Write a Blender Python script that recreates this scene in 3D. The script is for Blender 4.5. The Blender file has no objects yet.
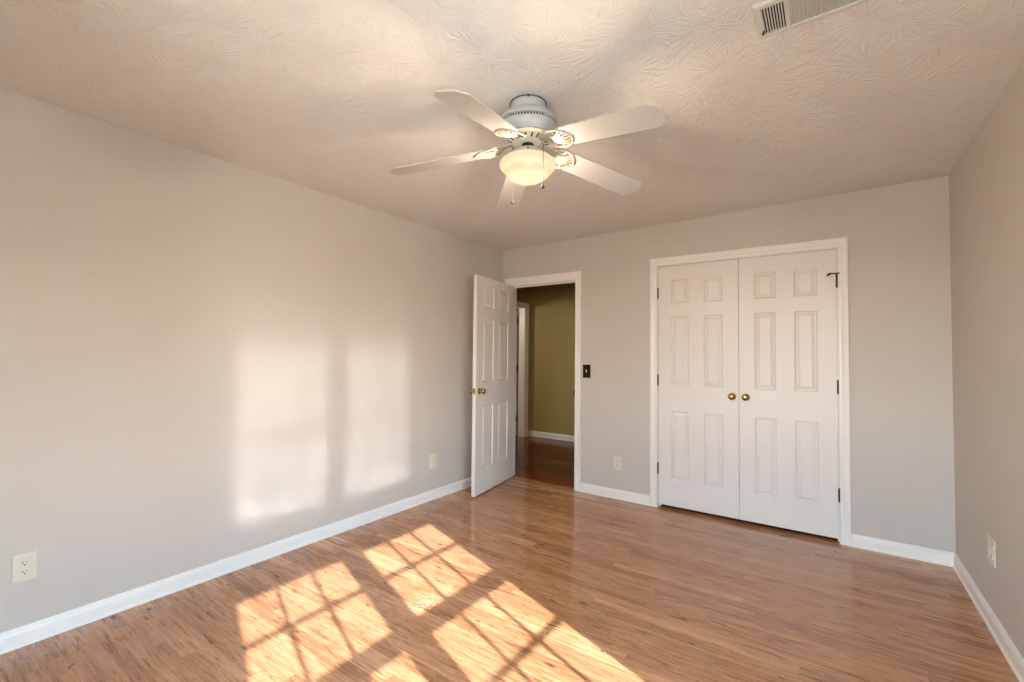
import bpy, bmesh, math, random
from mathutils import Vector, Matrix, Euler

random.seed(7)
SC = bpy.context.scene
COL = SC.collection

# ------------------------------------------------------------------ camera
CAM_LOC = Vector((2.9115, -3.9362, 1.2947))
YAW, PITCH, ROLL, FPX = 0.6133, 0.0297, 0.0097, 452.84
fw = Vector((-math.sin(YAW) * math.cos(PITCH), math.cos(YAW) * math.cos(PITCH), math.sin(PITCH)))
rt = Vector((math.cos(YAW), math.sin(YAW), 0))
up = rt.cross(fw)
c_, s_ = math.cos(ROLL), math.sin(ROLL)
rt2, up2 = c_ * rt + s_ * up, -s_ * rt + c_ * up
cam = bpy.data.cameras.new('camera')
cam.sensor_width = 36.0
cam.lens = FPX / 1024 * 36.0
cam.clip_start = 0.02
cam_o = bpy.data.objects.new('camera', cam)
cam_o.matrix_world = Matrix(((rt2.x, up2.x, -fw.x, CAM_LOC.x), (rt2.y, up2.y, -fw.y, CAM_LOC.y),
                             (rt2.z, up2.z, -fw.z, CAM_LOC.z), (0, 0, 0, 1)))
COL.objects.link(cam_o)
SC.camera = cam_o

# ------------------------------------------------------------------ world, sun, exposure
SKY_STRENGTH, GROUND_STRENGTH = 31.0, 10.0
SUN_STRENGTH = 17.0
SUN_DIR = Vector((-1.0, 0.36, -0.575)).normalized()
w = bpy.data.worlds.new('daylight')
SC.world = w
w.use_nodes = True
nt = w.node_tree
nt.nodes.clear()
tc = nt.nodes.new('ShaderNodeTexCoord')
sep = nt.nodes.new('ShaderNodeSeparateXYZ')
rmp = nt.nodes.new('ShaderNodeMapRange')
rmp.inputs['From Min'].default_value = -0.03
rmp.inputs['From Max'].default_value = 0.03
b1 = nt.nodes.new('ShaderNodeBackground')
skr = nt.nodes.new('ShaderNodeMapRange')
skr.inputs['From Min'].default_value = 0.02
skr.inputs['From Max'].default_value = 0.30
nt.links.new(sep.outputs['Z'], skr.inputs['Value'])
skm = nt.nodes.new('ShaderNodeMix')
skm.data_type = 'RGBA'
skm.inputs[6].default_value = (0.80, 0.74, 0.67, 1)
skm.inputs[7].default_value = (0.50, 0.75, 1.0, 1)
nt.links.new(skr.outputs[0], skm.inputs[0])
nt.links.new(skm.outputs[2], b1.inputs['Color'])
b1.inputs['Strength'].default_value = SKY_STRENGTH
b0 = nt.nodes.new('ShaderNodeBackground')
b0.inputs['Color'].default_value = (1.0, 0.96, 0.91, 1)
b0.inputs['Strength'].default_value = GROUND_STRENGTH
mx = nt.nodes.new('ShaderNodeMixShader')
out = nt.nodes.new('ShaderNodeOutputWorld')
nt.links.new(tc.outputs['Generated'], sep.inputs[0])
nt.links.new(sep.outputs['Z'], rmp.inputs['Value'])
nt.links.new(rmp.outputs[0], mx.inputs[0])
nt.links.new(b0.outputs[0], mx.inputs[1])
nt.links.new(b1.outputs[0], mx.inputs[2])
nt.links.new(mx.outputs[0], out.inputs['Surface'])

sun = bpy.data.lights.new('sun', 'SUN')
sun.energy = SUN_STRENGTH
sun.angle = math.radians(0.55)
sun.color = (0.98, 0.97, 1.0)
sun_o = bpy.data.objects.new('sun', sun)
sun_o.rotation_euler = SUN_DIR.to_track_quat('-Z', 'Y').to_euler()
sun_o.location = (8, -5, 5)
COL.objects.link(sun_o)

SC.view_settings.view_transform = 'Standard'
SC.view_settings.look = 'None'
SC.view_settings.gamma = 1.0
SC.view_settings.use_curve_mapping = False
SC.view_settings.exposure = 0.24
SC.cycles.blur_glossy = 0.0
SC.cycles.sample_clamp_indirect = 0.0
SC.cycles.use_guiding = True
SC.cycles.guiding_training_samples = 0
SC.cycles.max_bounces = 16
SC.cycles.diffuse_bounces = 10
SC.cycles.caustics_reflective = True

# ------------------------------------------------------------------ room measurements
W = 3.5385                      # left wall x=0, right wall x=W
BACK = 0.0                      # room face of the back wall
FRONT = -4.42
TH = 0.115
ZC = 2.44
TILT = 0.012
def zc(x): return ZC + TILT * (x - 1.7)
XG = 3.60                       # plane of the window glass
LAMP_C = Vector((1.7915, -2.234, 0))

# ------------------------------------------------------------------ node helpers
class NG:
    def __init__(s, name):
        s.m = bpy.data.materials.new(name)
        s.m.use_nodes = True
        s.t = s.m.node_tree
        s.t.nodes.clear()
        s.out = s.t.nodes.new('ShaderNodeOutputMaterial')
    def n(s, typ, **kw):
        x = s.t.nodes.new(typ)
        for k, v in kw.items(): setattr(x, k, v)
        return x
    def put(s, sock, v):
        if hasattr(v, 'is_linked') or isinstance(v, bpy.types.NodeSocket): s.t.links.new(v, sock)
        else: sock.default_value = v
    def math(s, op, a, b=None, c=None):
        x = s.n('ShaderNodeMath', operation=op)
        s.put(x.inputs[0], a)
        if b is not None: s.put(x.inputs[1], b)
        if c is not None: s.put(x.inputs[2], c)
        return x.outputs[0]
    def comb(s, a, b, c=0.0):
        x = s.n('ShaderNodeCombineXYZ')
        s.put(x.inputs[0], a); s.put(x.inputs[1], b); s.put(x.inputs[2], c)
        return x.outputs[0]
    def noise(s, vec, scale=5.0, detail=2.0, rough=0.5, dist=0.0):
        x = s.n('ShaderNodeTexNoise')
        s.put(x.inputs['Vector'], vec)
        x.inputs['Scale'].default_value = scale
        x.inputs['Detail'].default_value = detail
        x.inputs['Roughness'].default_value = rough
        x.inputs['Distortion'].default_value = dist
        return x.outputs['Fac']
    def white(s, vec):
        x = s.n('ShaderNodeTexWhiteNoise', noise_dimensions='3D')
        s.put(x.inputs['Vector'], vec)
        return x.outputs['Value']
    def ramp(s, fac, stops):
        x = s.n('ShaderNodeValToRGB')
        e = x.color_ramp.elements
        while len(e) > 1: e.remove(e[-1])
        for i, (p, c) in enumerate(stops):
            el = e[0] if i == 0 else e.new(p)
            el.position = p
            el.color = (*c, 1) if len(c) == 3 else c
        s.put(x.inputs[0], fac)
        return x.outputs[0]
    def mix(s, fac, a, b, blend='MIX'):
        x = s.n('ShaderNodeMix', data_type='RGBA', blend_type=blend)
        s.put(x.inputs[0], fac)
        s.put(x.inputs[6], a if not isinstance(a, tuple) else (*a, 1)[:4])
        s.put(x.inputs[7], b if not isinstance(b, tuple) else (*b, 1)[:4])
        return x.outputs[2]
    def mapr(s, v, a, b, c=0.0, d=1.0):
        x = s.n('ShaderNodeMapRange')
        s.put(x.inputs['Value'], v)
        x.inputs['From Min'].default_value = a; x.inputs['From Max'].default_value = b
        x.inputs['To Min'].default_value = c; x.inputs['To Max'].default_value = d
        return x.outputs[0]
    def bump(s, h, strength, dist):
        x = s.n('ShaderNodeBump')
        x.inputs['Strength'].default_value = strength
        x.inputs['Distance'].default_value = dist
        s.put(x.inputs['Height'], h)
        return x.outputs[0]
    def bsdf(s, **kw):
        x = s.n('ShaderNodeBsdfPrincipled')
        for k, v in kw.items():
            s.put(x.inputs[k.replace('_', ' ')], (*v, 1) if isinstance(v, tuple) and len(v) == 3 else v)
        s.t.links.new(x.outputs[0], s.out.inputs['Surface'])
        return x
    def obj_xyz(s):
        t = s.n('ShaderNodeTexCoord')
        p = s.n('ShaderNodeSeparateXYZ')
        s.t.links.new(t.outputs['Object'], p.inputs[0])
        return t.outputs['Object'], p.outputs[0], p.outputs[1], p.outputs[2]

def paint(name, col, rough=0.5, bump=0.0, scale=350.0, var=0.03, spec=0.5):
    g = NG(name)
    P, x, y, z = g.obj_xyz()
    n = g.noise(P, 3.0, 3.0)
    c = g.mix(g.mapr(n, 0.3, 0.7), tuple(max(0, v * (1 - var)) for v in col), tuple(min(1, v * (1 + var)) for v in col))
    b = g.bsdf(Base_Color=c, Roughness=rough)
    b.inputs['Specular IOR Level'].default_value = spec
    if bump:
        g.put(b.inputs['Normal'], g.bump(g.noise(P, scale, 2.0), bump, 0.002))
    return g.m

def metal(name, col, rough=0.3, metallic=1.0):
    g = NG(name)
    P, x, y, z = g.obj_xyz()
    n = g.noise(P, 40.0, 2.0)
    g.bsdf(Base_Color=(*col, 1), Metallic=metallic, Roughness=g.mapr(n, 0.3, 0.7, rough * 0.85, rough * 1.15))
    return g.m

M = {}
M['wall'] = paint('taupe wall paint', (0.555, 0.506, 0.450), 0.55, 0.25, 260.0, 0.015, 0.35)
M['hall'] = paint('olive tan hall paint', (0.36, 0.27, 0.10), 0.6, 0.2, 260.0, 0.02, 0.3)
M['trim'] = paint('white trim enamel', (0.79, 0.755, 0.71), 0.32, 0.0, 100, 0.01)
M['door'] = paint('white door enamel', (0.73, 0.68, 0.63), 0.38, 0.12, 420.0, 0.01)
M['plate'] = paint('ivory plastic', (0.66, 0.62, 0.50), 0.35, 0.0, 100, 0.01)
M['slot'] = paint('black recess', (0.012, 0.011, 0.010), 0.6)
M['blackplate'] = paint('black plastic', (0.008, 0.007, 0.007), 0.5, spec=0.2)
M['vent'] = paint('off white baked enamel', (0.60, 0.61, 0.57), 0.4)
M['duct'] = paint('dark duct metal', (0.02, 0.018, 0.017), 0.7)
M['fan'] = paint('white fan enamel', (0.43, 0.46, 0.47), 0.35, 0.0, 100, 0.01)
M['blade'] = paint('matte white fan blade', (0.46, 0.43, 0.41), 0.5, 0.0, 100, 0.02)
M['iron'] = paint('cream enamelled bracket', (0.40, 0.36, 0.28), 0.4)  # warm tint carries part of the lamp's glow on the brackets
M['brass'] = metal('aged brass', (0.44, 0.30, 0.13), 0.2)
M['bronze'] = metal('dark bronze', (0.06, 0.042, 0.03), 0.4)
M['chain'] = metal('antique pull chain', (0.10, 0.06, 0.04), 0.5)
M['pan'] = paint('blackened inner pan', (0.004, 0.0035, 0.003), 0.9, spec=0.0)
M['lamplit'] = paint('cream enamelled motor plate', (0.84, 0.77, 0.60), 0.4)  # the lamp's glow on the plate is put into this colour
M['fob'] = paint('dark wooden fob', (0.05, 0.03, 0.02), 0.6)
M['rubber'] = paint('white rubber', (0.7, 0.68, 0.64), 0.6)
M['gap'] = metal('dark wire', (0.06, 0.06, 0.06), 0.5)  # dark tone of the shaded gap above the canopy

# ceiling: brushed crow's-foot plaster
def ceiling_mat():
    g = NG('stomped ceiling plaster')
    P, x, y, z = g.obj_xyz()
    flat = g.comb(x, y, 0.0)
    hs = []
    for k, (off, sc) in enumerate(((0.0, 3.9), (3.37, 4.7))):
        v = g.n('ShaderNodeTexVoronoi', voronoi_dimensions='2D', feature='F1')
        sh = g.n('ShaderNodeVectorMath', operation='ADD')
        g.put(sh.inputs[0], flat); sh.inputs[1].default_value = (off, off * 0.7, 0)
        g.put(v.inputs['Vector'], sh.outputs[0])
        v.inputs['Scale'].default_value = sc
        df = g.n('ShaderNodeVectorMath', operation='SUBTRACT')
        g.put(df.inputs[0], sh.outputs[0]); g.put(df.inputs[1], v.outputs['Position'])
        sp = g.n('ShaderNodeSeparateXYZ'); g.put(sp.inputs[0], df.outputs[0])
        ang = g.math('ARCTAN2', sp.outputs[1], sp.outputs[0])
        rnd = g.n('ShaderNodeSeparateColor'); g.put(rnd.inputs[0], v.outputs['Color'])
        d = v.outputs['Distance']
        wob = g.math('MULTIPLY', g.noise(flat, 9.0, 1.0), 0.4)
        vec = g.comb(g.math('MULTIPLY', g.math('ADD', ang, wob), 15.0), g.math('MULTIPLY', d, 2.2), g.math('MULTIPLY', rnd.outputs[0], 50.0))
        st = g.noise(vec, 1.0, 2.0, 0.55)
        # strokes fade out towards the middle of the dab
        hs.append(g.math('MULTIPLY', st, g.mapr(d, 0.02, 0.22, 0.3, 1.0)))
    sel = g.mapr(g.noise(flat, 3.2, 1.0), 0.46, 0.54)
    hm = g.n('ShaderNodeMix', data_type='FLOAT')
    g.put(hm.inputs[0], sel); g.put(hm.inputs[2], hs[0]); g.put(hm.inputs[3], hs[1])
    h = g.math('ADD', hm.outputs[0], g.math('MULTIPLY', g.noise(flat, 60.0, 3.0), 0.25))
    b = g.bsdf(Base_Color=(0.74, 0.71, 0.675), Roughness=0.8)
    b.inputs['Specular IOR Level'].default_value = 0.2
    g.put(b.inputs['Normal'], g.bump(h, 0.6, 0.012))
    return g.m
M['ceiling'] = ceiling_mat()

# floor: narrow oak strips running along x
def floor_mat(name, tint, ior=1.8):
    g = NG(name)
    P, x, y, z = g.obj_xyz()
    PW, PL = 0.057, 0.95
    ry = g.math('DIVIDE', y, PW)
    row = g.math('FLOOR', ry)
    fy = g.math('FRACT', ry)
    ro = g.white(g.comb(row, 3.7, 1.0))
    ln = g.mapr(g.white(g.comb(row, 9.1, 4.0)), 0, 1, 0.7, 1.35)
    rx = g.math('ADD', g.math('DIVIDE', g.math('DIVIDE', x, PL), ln), g.math('MULTIPLY', ro, 17.0))
    colm = g.math('FLOOR', rx)
    fx = g.math('FRACT', rx)
    rid = g.white(g.comb(row, colm, 2.0))
    rid2 = g.white(g.comb(row, colm, 8.0))
    # board grain: stretched noise offset per board
    gx = g.math('MULTIPLY', x, 1.6)
    gy = g.math('MULTIPLY', y, 20.0)
    grain = g.noise(g.comb(gx, gy, g.math('MULTIPLY', rid, 60.0)), 1.0, 5.0, 0.62, 1.1)
    fine = g.noise(g.comb(g.math('MULTIPLY', x, 9.0), g.math('MULTIPLY', y, 260.0), g.math('MULTIPLY', rid, 30.0)), 1.0, 3.0, 0.6)
    # long streaks and dark mineral marks
    mark = g.noise(g.comb(g.math('MULTIPLY', x, 3.4), g.math('MULTIPLY', y, 26.0), g.math('MULTIPLY', rid2, 40.0)), 1.0, 2.0, 0.5, 0.8)
    knot = g.noise(g.comb(g.math('MULTIPLY', x, 9.0), g.math('MULTIPLY', y, 30.0), 5.0), 1.0, 1.0, 0.5, 0.3)
    big = g.noise(P, 1.3, 2.0)
    base = g.ramp(rid, [(0.0, (0.31, 0.160, 0.088)), (0.2, (0.41, 0.230, 0.135)), (0.8, (0.49, 0.285, 0.172)), (1.0, (0.60, 0.375, 0.238))])
    c = g.mix(g.mapr(grain, 0.36, 0.64), (0.78, 0.74, 0.70), (1.08, 1.07, 1.05))
    base = g.mix(1.0, base, c, 'MULTIPLY')
    c2 = g.mix(g.mapr(fine, 0.35, 0.6), (0.86, 0.83, 0.80), (1.04, 1.04, 1.04))
    base = g.mix(0.6, base, c2, 'MULTIPLY')
    base = g.mix(g.math('MULTIPLY', g.mapr(mark, 0.60, 0.74), 0.7), base, (0.10, 0.042, 0.018))
    base = g.mix(g.math('MULTIPLY', g.mapr(knot, 0.70, 0.76), 0.85), base, (0.045, 0.017, 0.008))
    tick = g.noise(g.comb(g.math('MULTIPLY', x, 7.0), g.math('MULTIPLY', y, 75.0), g.math('MULTIPLY', rid2, 25.0)), 1.0, 3.0, 0.65, 0.9)
    base = g.mix(g.math('MULTIPLY', g.mapr(tick, 0.54, 0.68), 0.8), base, (0.17, 0.078, 0.036))
    base = g.mix(g.math('MULTIPLY', g.mapr(tick, 0.46, 0.32), 0.5), base, (0.62, 0.40, 0.26))
    base = g.mix(g.math('MULTIPLY', g.mapr(big, 0.35, 0.65), 0.10), base, (0.26, 0.12, 0.055))
    # seams
    ey = g.math('MINIMUM', fy, g.math('SUBTRACT', 1.0, fy))
    ex = g.math('MULTIPLY', g.math('MINIMUM', fx, g.math('SUBTRACT', 1.0, fx)), PL)
    sy = g.mapr(ey, 0.0, 0.022, 1.0, 0.0)
    sx = g.mapr(ex, 0.0, 0.0016, 1.0, 0.0)
    seam = g.math('MAXIMUM', sy, sx)
    base = g.mix(g.math('MULTIPLY', seam, 0.55), base, (0.10, 0.045, 0.02))
    # pale scuff scratches worn into the varnish
    sxx = g.math('SUBTRACT', x, 1.17); syy = g.math('SUBTRACT', y, -2.24)
    rr = g.math('SQRT', g.math('ADD', g.math('POWER', sxx, 2.0), g.math('POWER', g.math('MULTIPLY', syy, 0.8), 2.0)))
    msk = g.mapr(rr, 0.03, 0.13, 1.0, 0.0)
    sw = g.noise(g.comb(g.math('MULTIPLY', g.math('ADD', sxx, syy), 11.0), g.math('MULTIPLY', g.math('SUBTRACT', sxx, syy), 38.0), 2.0), 1.0, 2.0, 0.6, 1.5)
    line = g.mapr(g.math('ABSOLUTE', g.math('SUBTRACT', sw, 0.5)), 0.0, 0.035, 1.0, 0.0)
    sc = g.math('MULTIPLY', g.math('MULTIPLY', line, msk), 0.8)
    base = g.mix(sc, base, (0.75, 0.68, 0.52))
    base = g.mix(1.0, base, tint, 'MULTIPLY')
    b = g.bsdf(Base_Color=base, Roughness=g.mapr(grain, 0.3, 0.7, 0.125, 0.155))
    b.inputs['IOR'].default_value = ior
    h = g.math('SUBTRACT', g.math('MULTIPLY', g.noise(g.comb(g.math('MULTIPLY', x, 2.0), g.math('MULTIPLY', y, 17.0), g.math('MULTIPLY', rid, 9.0)), 1.0, 2.0), 0.5), g.math('MULTIPLY', seam, 0.6))
    g.put(b.inputs['Normal'], g.bump(h, 0.05, 0.003))
    return g.m
M['floor'] = floor_mat('varnished oak strip floor', (1.14, 0.98, 0.82), 1.68)
M['floor_hall'] = floor_mat('dark red shade-tinted strip floor', (0.62, 0.12, 0.065), 1.30)  # same strips with the hall's dim shade put into the colour

def glass_mat():
    g = NG('window pane glass')
    tr = g.n('ShaderNodeBsdfTransparent'); tr.inputs[0].default_value = (0.96, 0.97, 0.96, 1)
    gl = g.n('ShaderNodeBsdfGlossy'); gl.inputs['Roughness'].default_value = 0.02
    fr = g.n('ShaderNodeFresnel'); fr.inputs[0].default_value = 1.35
    mxs = g.n('ShaderNodeMixShader')
    g.put(mxs.inputs[0], fr.outputs[0]); g.put(mxs.inputs[1], tr.outputs[0]); g.put(mxs.inputs[2], gl.outputs[0])
    g.t.links.new(mxs.outputs[0], g.out.inputs['Surface'])
    return g.m
M['glass'] = glass_mat()

def bowl_mat():
    g = NG('lit frosted lamp bowl')
    P, x, y, z = g.obj_xyz()
    n = g.noise(P, 9.0, 2.0, 0.5, 0.8)
    col = g.mix(g.mapr(n, 0.3, 0.7), (1.0, 0.72, 0.38), (1.0, 0.84, 0.56))
    rad = g.math('SQRT', g.math('ADD', g.math('POWER', x, 2.0), g.math('POWER', y, 2.0)))
    band = g.math('MULTIPLY', g.math('SINE', g.math('ADD', g.math('MULTIPLY', rad, 150.0), g.math('MULTIPLY', n, 5.0))), 0.05)
    em = g.n('ShaderNodeEmission'); g.put(em.inputs[0], col)
    g.put(em.inputs[1], g.math('ADD', g.math('MULTIPLY', band, 1.6), g.mapr(rad, 0.03, 0.125, 1.02, 0.66)))
    tr = g.n('ShaderNodeBsdfTransparent'); tr.inputs[0].default_value = (0.21, 0.21, 0.21, 1)
    ad = g.n('ShaderNodeAddShader'); g.put(ad.inputs[0], em.outputs[0]); g.put(ad.inputs[1], tr.outputs[0])
    g.t.links.new(ad.outputs[0], g.out.inputs['Surface'])
    return g.m
M['bowl'] = bowl_mat()

# ------------------------------------------------------------------ mesh helpers
def link(name, bm, mat, parent=None, smooth=False, loc=None, rot=None):
    bmesh.ops.remove_doubles(bm, verts=bm.verts, dist=1e-6)
    bmesh.ops.recalc_face_normals(bm, faces=bm.faces)
    me = bpy.data.meshes.new(name)
    bm.to_mesh(me); bm.free()
    me.materials.append(M[mat] if isinstance(mat, str) else mat)
    if smooth:
        for p in me.polygons: p.use_smooth = True
        try: me.set_sharp_from_angle(angle=math.radians(38))
        except Exception: pass
    o = bpy.data.objects.new(name, me)
    COL.objects.link(o)
    if parent: o.parent = parent
    if loc is not None: o.location = loc
    if rot is not None: o.rotation_euler = rot
    return o

def empty(name, loc=(0, 0, 0), rot=(0, 0, 0)):
    o = bpy.data.objects.new(name, None)
    o.empty_display_size = 0.1
    COL.objects.link(o)
    o.location = loc; o.rotation_euler = rot
    return o

def tag(o, label, cat, group=None, kind=None):
    o['label'] = label; o['category'] = cat
    if group: o['group'] = group
    if kind: o['kind'] = kind
    return o

def box(bm, x0, x1, y0, y1, z0, z1, mtx=None, bevel=0.0):
    r = bmesh.ops.create_cube(bm, size=1.0)
    vs = r['verts']
    for v in vs:
        v.co = Vector(((x0 + x1) / 2 + v.co.x * (x1 - x0), (y0 + y1) / 2 + v.co.y * (y1 - y0), (z0 + z1) / 2 + v.co.z * (z1 - z0)))
    if bevel:
        es = list({e for v in vs for e in v.link_edges})
        r2 = bmesh.ops.bevel(bm, geom=es, offset=bevel, segments=2, profile=0.7, affect='EDGES')
        vs = list({v for f in r2['faces'] for v in f.verts} | {v for v in vs if v.is_valid})
    if mtx:
        for v in vs: v.co = mtx @ v.co
    return vs

def lathe(bm, prof, seg=40, mtx=None, cx=0, cy=0):
    rings = []
    for r, z in prof:
        if r < 1e-6:
            rings.append([bm.verts.new((cx, cy, z))])
        else:
            rings.append([bm.verts.new((cx + r * math.cos(2 * math.pi * i / seg), cy + r * math.sin(2 * math.pi * i / seg), z)) for i in range(seg)])
    for a, b in zip(rings, rings[1:]):
        if len(a) == 1 and len(b) == 1: continue
        for i in range(seg):
            j = (i + 1) % seg
            if len(a) == 1: bm.faces.new((a[0], b[i], b[j]))
            elif len(b) == 1: bm.faces.new((a[i], b[0], a[j]))
            else: bm.faces.new((a[i], b[i], b[j], a[j]))
    if mtx:
        for rg in rings:
            for v in rg: v.co = mtx @ v.co

def tube(bm, pts, r, seg=8, closed=False):
    pts = [Vector(p) for p in pts]
    n = len(pts)
    rings = []
    for i, p in enumerate(pts):
        if closed: t = pts[(i + 1) % n] - pts[i - 1]
        else: t = pts[min(i + 1, n - 1)] - pts[max(i - 1, 0)]
        t.normalize()
        a = t.cross(Vector((0, 0, 1)))
        if a.length < 1e-3: a = t.cross(Vector((1, 0, 0)))
        a.normalize(); b = t.cross(a)
        rr = r[i] if isinstance(r, (list, tuple)) else r
        rings.append([bm.verts.new(p + rr * (math.cos(2 * math.pi * k / seg) * a + math.sin(2 * math.pi * k / seg) * b)) for k in range(seg)])
    m = n if closed else n - 1
    for i in range(m):
        A, B = rings[i], rings[(i + 1) % n]
        for k in range(seg):
            bm.faces.new((A[k], A[(k + 1) % seg], B[(k + 1) % seg], B[k]))
    if not closed:
        bm.faces.new(rings[0][::-1]); bm.faces.new(rings[-1])

def prism(bm, poly, z0, z1, mtx=None):
    lo = [bm.verts.new((x, y, z0)) for x, y in poly]
    hi = [bm.verts.new((x, y, z1)) for x, y in poly]
    n = len(poly)
    bm.faces.new(lo[::-1]); bm.faces.new(hi)
    for i in range(n):
        bm.faces.new((lo[i], lo[(i + 1) % n], hi[(i + 1) % n], hi[i]))
    if mtx:
        for v in lo + hi: v.co = mtx @ v.co

def holed_slab(us, vs, holes, t0, t1, to3d):
    """Solid slab over the u,v grid with rectangular cells left out; to3d(u,v,t) -> point."""
    bm = bmesh.new()
    us = sorted(us); vs = sorted(vs)
    def solid(i, j):
        if i < 0 or j < 0 or i >= len(us) - 1 or j >= len(vs) - 1: return False
        cu, cv = (us[i] + us[i + 1]) / 2, (vs[j] + vs[j + 1]) / 2
        return not any(a < cu < b and c < cv < d for a, b, c, d in holes)
    cache = {}
    def V(i, j, k):
        if (i, j, k) not in cache: cache[(i, j, k)] = bm.verts.new(to3d(us[i], vs[j], (t0, t1)[k]))
        return cache[(i, j, k)]
    for i in range(len(us) - 1):
        for j in range(len(vs) - 1):
            if not solid(i, j): continue
            bm.faces.new((V(i, j, 0), V(i + 1, j, 0), V(i + 1, j + 1, 0), V(i, j + 1, 0)))
            bm.faces.new((V(i, j, 1), V(i, j + 1, 1), V(i + 1, j + 1, 1), V(i + 1, j, 1)))
            for di, dj, a, b in ((-1, 0, (i, j), (i, j + 1)), (1, 0, (i + 1, j), (i + 1, j + 1)), (0, -1, (i, j), (i + 1, j)), (0, 1, (i, j + 1), (i + 1, j + 1))):
                if not solid(i + di, j + dj):
                    bm.faces.new((V(*a, 0), V(*b, 0), V(*b, 1), V(*a, 1)))
    return bm

# ------------------------------------------------------------------ room shell
DOOR_X0, DOOR_X1, DOOR_Z = 0.115, 0.887, 2.021      # finished bedroom door opening
CL_X0, CL_X1, CL_Z = 1.688, 2.953, 2.070             # finished closet opening
JT = 0.018                                           # jamb board thickness
HALL_L, HALL_FAR, HALL_R = -1.05, 2.19, 1.02
HD_Y0, HD_Y1, HD_Z = 1.22, 2.03, 2.03               # doorway in the hall's left wall

bm = bmesh.new()
box(bm, -0.2, 3.8, -4.6, 0.05, -0.12, 0.0)
tag(link('floor', bm, 'floor'), 'varnished brown oak strip floor with patches of sunlight', 'floor', kind='structure')

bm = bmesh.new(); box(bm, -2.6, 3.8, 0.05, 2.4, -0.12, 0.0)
tag(link('floor_hall', bm, 'floor_hall'), 'dark red shade-tinted strip floor in the hall', 'floor', kind='structure')

def tilted_slab(x0, x1, y0, y1):
    b = bmesh.new()
    vs = box(b, x0, x1, y0, y1, 0.0, 0.1)
    for v in vs: v.co.z += zc(v.co.x)
    return b
bm = tilted_slab(-0.115, W + 0.14, FRONT - 0.1, 0.115)
tag(link('ceiling', bm, 'ceiling'), 'white stomped plaster ceiling over the bedroom', 'ceiling', kind='structure')

ZT = 2.55
bm = holed_slab([FRONT - 0.1, 0.0], [0, ZT], [], -0.115, 0.0, lambda u, v, t: Vector((t, u, min(v, zc(0) + 0.02))))
tag(link('wall_left', bm, 'wall'), 'long taupe wall with soft window reflections', 'wall', kind='structure')

bm = holed_slab([-0.115, DOOR_X0 - JT, DOOR_X1 + JT, CL_X0 - JT, CL_X1 + JT, W + 0.14], [0, DOOR_Z + JT, CL_Z + JT, 2.43],
                [(DOOR_X0 - JT, DOOR_X1 + JT, -1, DOOR_Z + JT), (CL_X0 - JT, CL_X1 + JT, -1, CL_Z + JT)], 0.0, TH,
                lambda u, v, t: Vector((u, t, v if v < 2.4 else zc(u) + 0.02)))
tag(link('wall_back', bm, 'wall'), 'taupe wall around the doorway and the closet', 'wall', kind='structure')

WIN = []   # clear glass spans: (y0, y1, z0, z1), window by window
for y0, y1 in ((-3.962, -3.345), (-3.197, -2.584)):
    WIN.append((y0, y1, 0.71, 1.84))
WO = 0.055
wholes = [(a - WO, b + WO, c - 0.065, d + WO) for a, b, c, d in WIN]
ys = [FRONT - 0.1, 0.0] + [q for h in wholes for q in h[:2]]
zs = [0, 2.43] + [q for h in wholes[:1] for q in h[2:]]
bm = holed_slab(ys, zs, wholes, W, W + 0.14, lambda u, v, t: Vector((t, u, v if v < 2.4 else zc(t) + 0.02)))
tag(link('wall_right', bm, 'wall'), 'taupe wall at the right with a double socket plate', 'wall', kind='structure')

FILL_WIN = [(1.45, 2.15), (2.50, 3.38)]   # two unseen windows added behind the camera for fill light
FZ0, FZ1 = 0.85, 2.12
bm = holed_slab([-0.115, W + 0.14] + [q for h in FILL_WIN for q in h], [0, 2.43, FZ0, FZ1], [(a, b, FZ0, FZ1) for a, b in FILL_WIN], FRONT - 0.1, FRONT, lambda u, v, t: Vector((u, t, v if v < 2.4 else zc(u) + 0.02)))
tag(link('wall_front', bm, 'wall'), 'plain taupe wall behind the camera', 'wall', kind='structure')

# hall beyond the open door, the dark room off it, and the closet interior
bm = holed_slab([TH, HD_Y0 - JT, HD_Y1 + JT, HALL_FAR + 0.1], [0, HD_Z + JT, 2.44], [(HD_Y0 - JT, HD_Y1 + JT, -1, HD_Z + JT)], HALL_L - 0.115, HALL_L,
                lambda u, v, t: Vector((t, u, v)))
tag(link('wall_hall_left', bm, 'hall'), 'olive hall wall with a white door frame', 'wall', kind='structure')
bm = bmesh.new(); box(bm, HALL_L, HALL_R + 0.1, HALL_FAR, HALL_FAR + 0.1, 0, 2.44)
tag(link('wall_hall_far', bm, 'hall'), 'olive tan hall wall seen through the open doorway', 'wall', kind='structure')
bm = bmesh.new(); box(bm, HALL_R, HALL_R + 0.1, TH, HALL_FAR, 0, 2.44)
tag(link('wall_hall_right', bm, 'hall'), 'olive hall end wall hidden behind the switch wall', 'wall', kind='structure')
bm = bmesh.new(); box(bm, HALL_L - 0.115, -0.115, 0.0, TH, 0, 2.44)
tag(link('wall_hall_near', bm, 'hall'), 'hall wall in line with the bedroom doorway wall', 'wall', kind='structure')
bm = bmesh.new(); box(bm, -2.6, HALL_R + 0.1, TH, HALL_FAR + 0.1, 2.44, 2.54)
tag(link('ceiling_hall', bm, 'hall'), 'dim ceiling over the hall', 'ceiling', kind='structure')
bm = bmesh.new(); box(bm, -2.6, -2.5, 0.0, HALL_FAR + 0.1, 0, 2.44)
box(bm, -2.5, HALL_L - 0.115, HALL_FAR, HALL_FAR + 0.1, 0, 2.44)
box(bm, -2.5, HALL_L - 0.115, 0.0, TH, 0, 2.44)
tag(link('wall_side_room', bm, 'hall'), 'walls of the dark room beyond the hall doorway', 'wall', kind='structure')
bm = bmesh.new()
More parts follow.
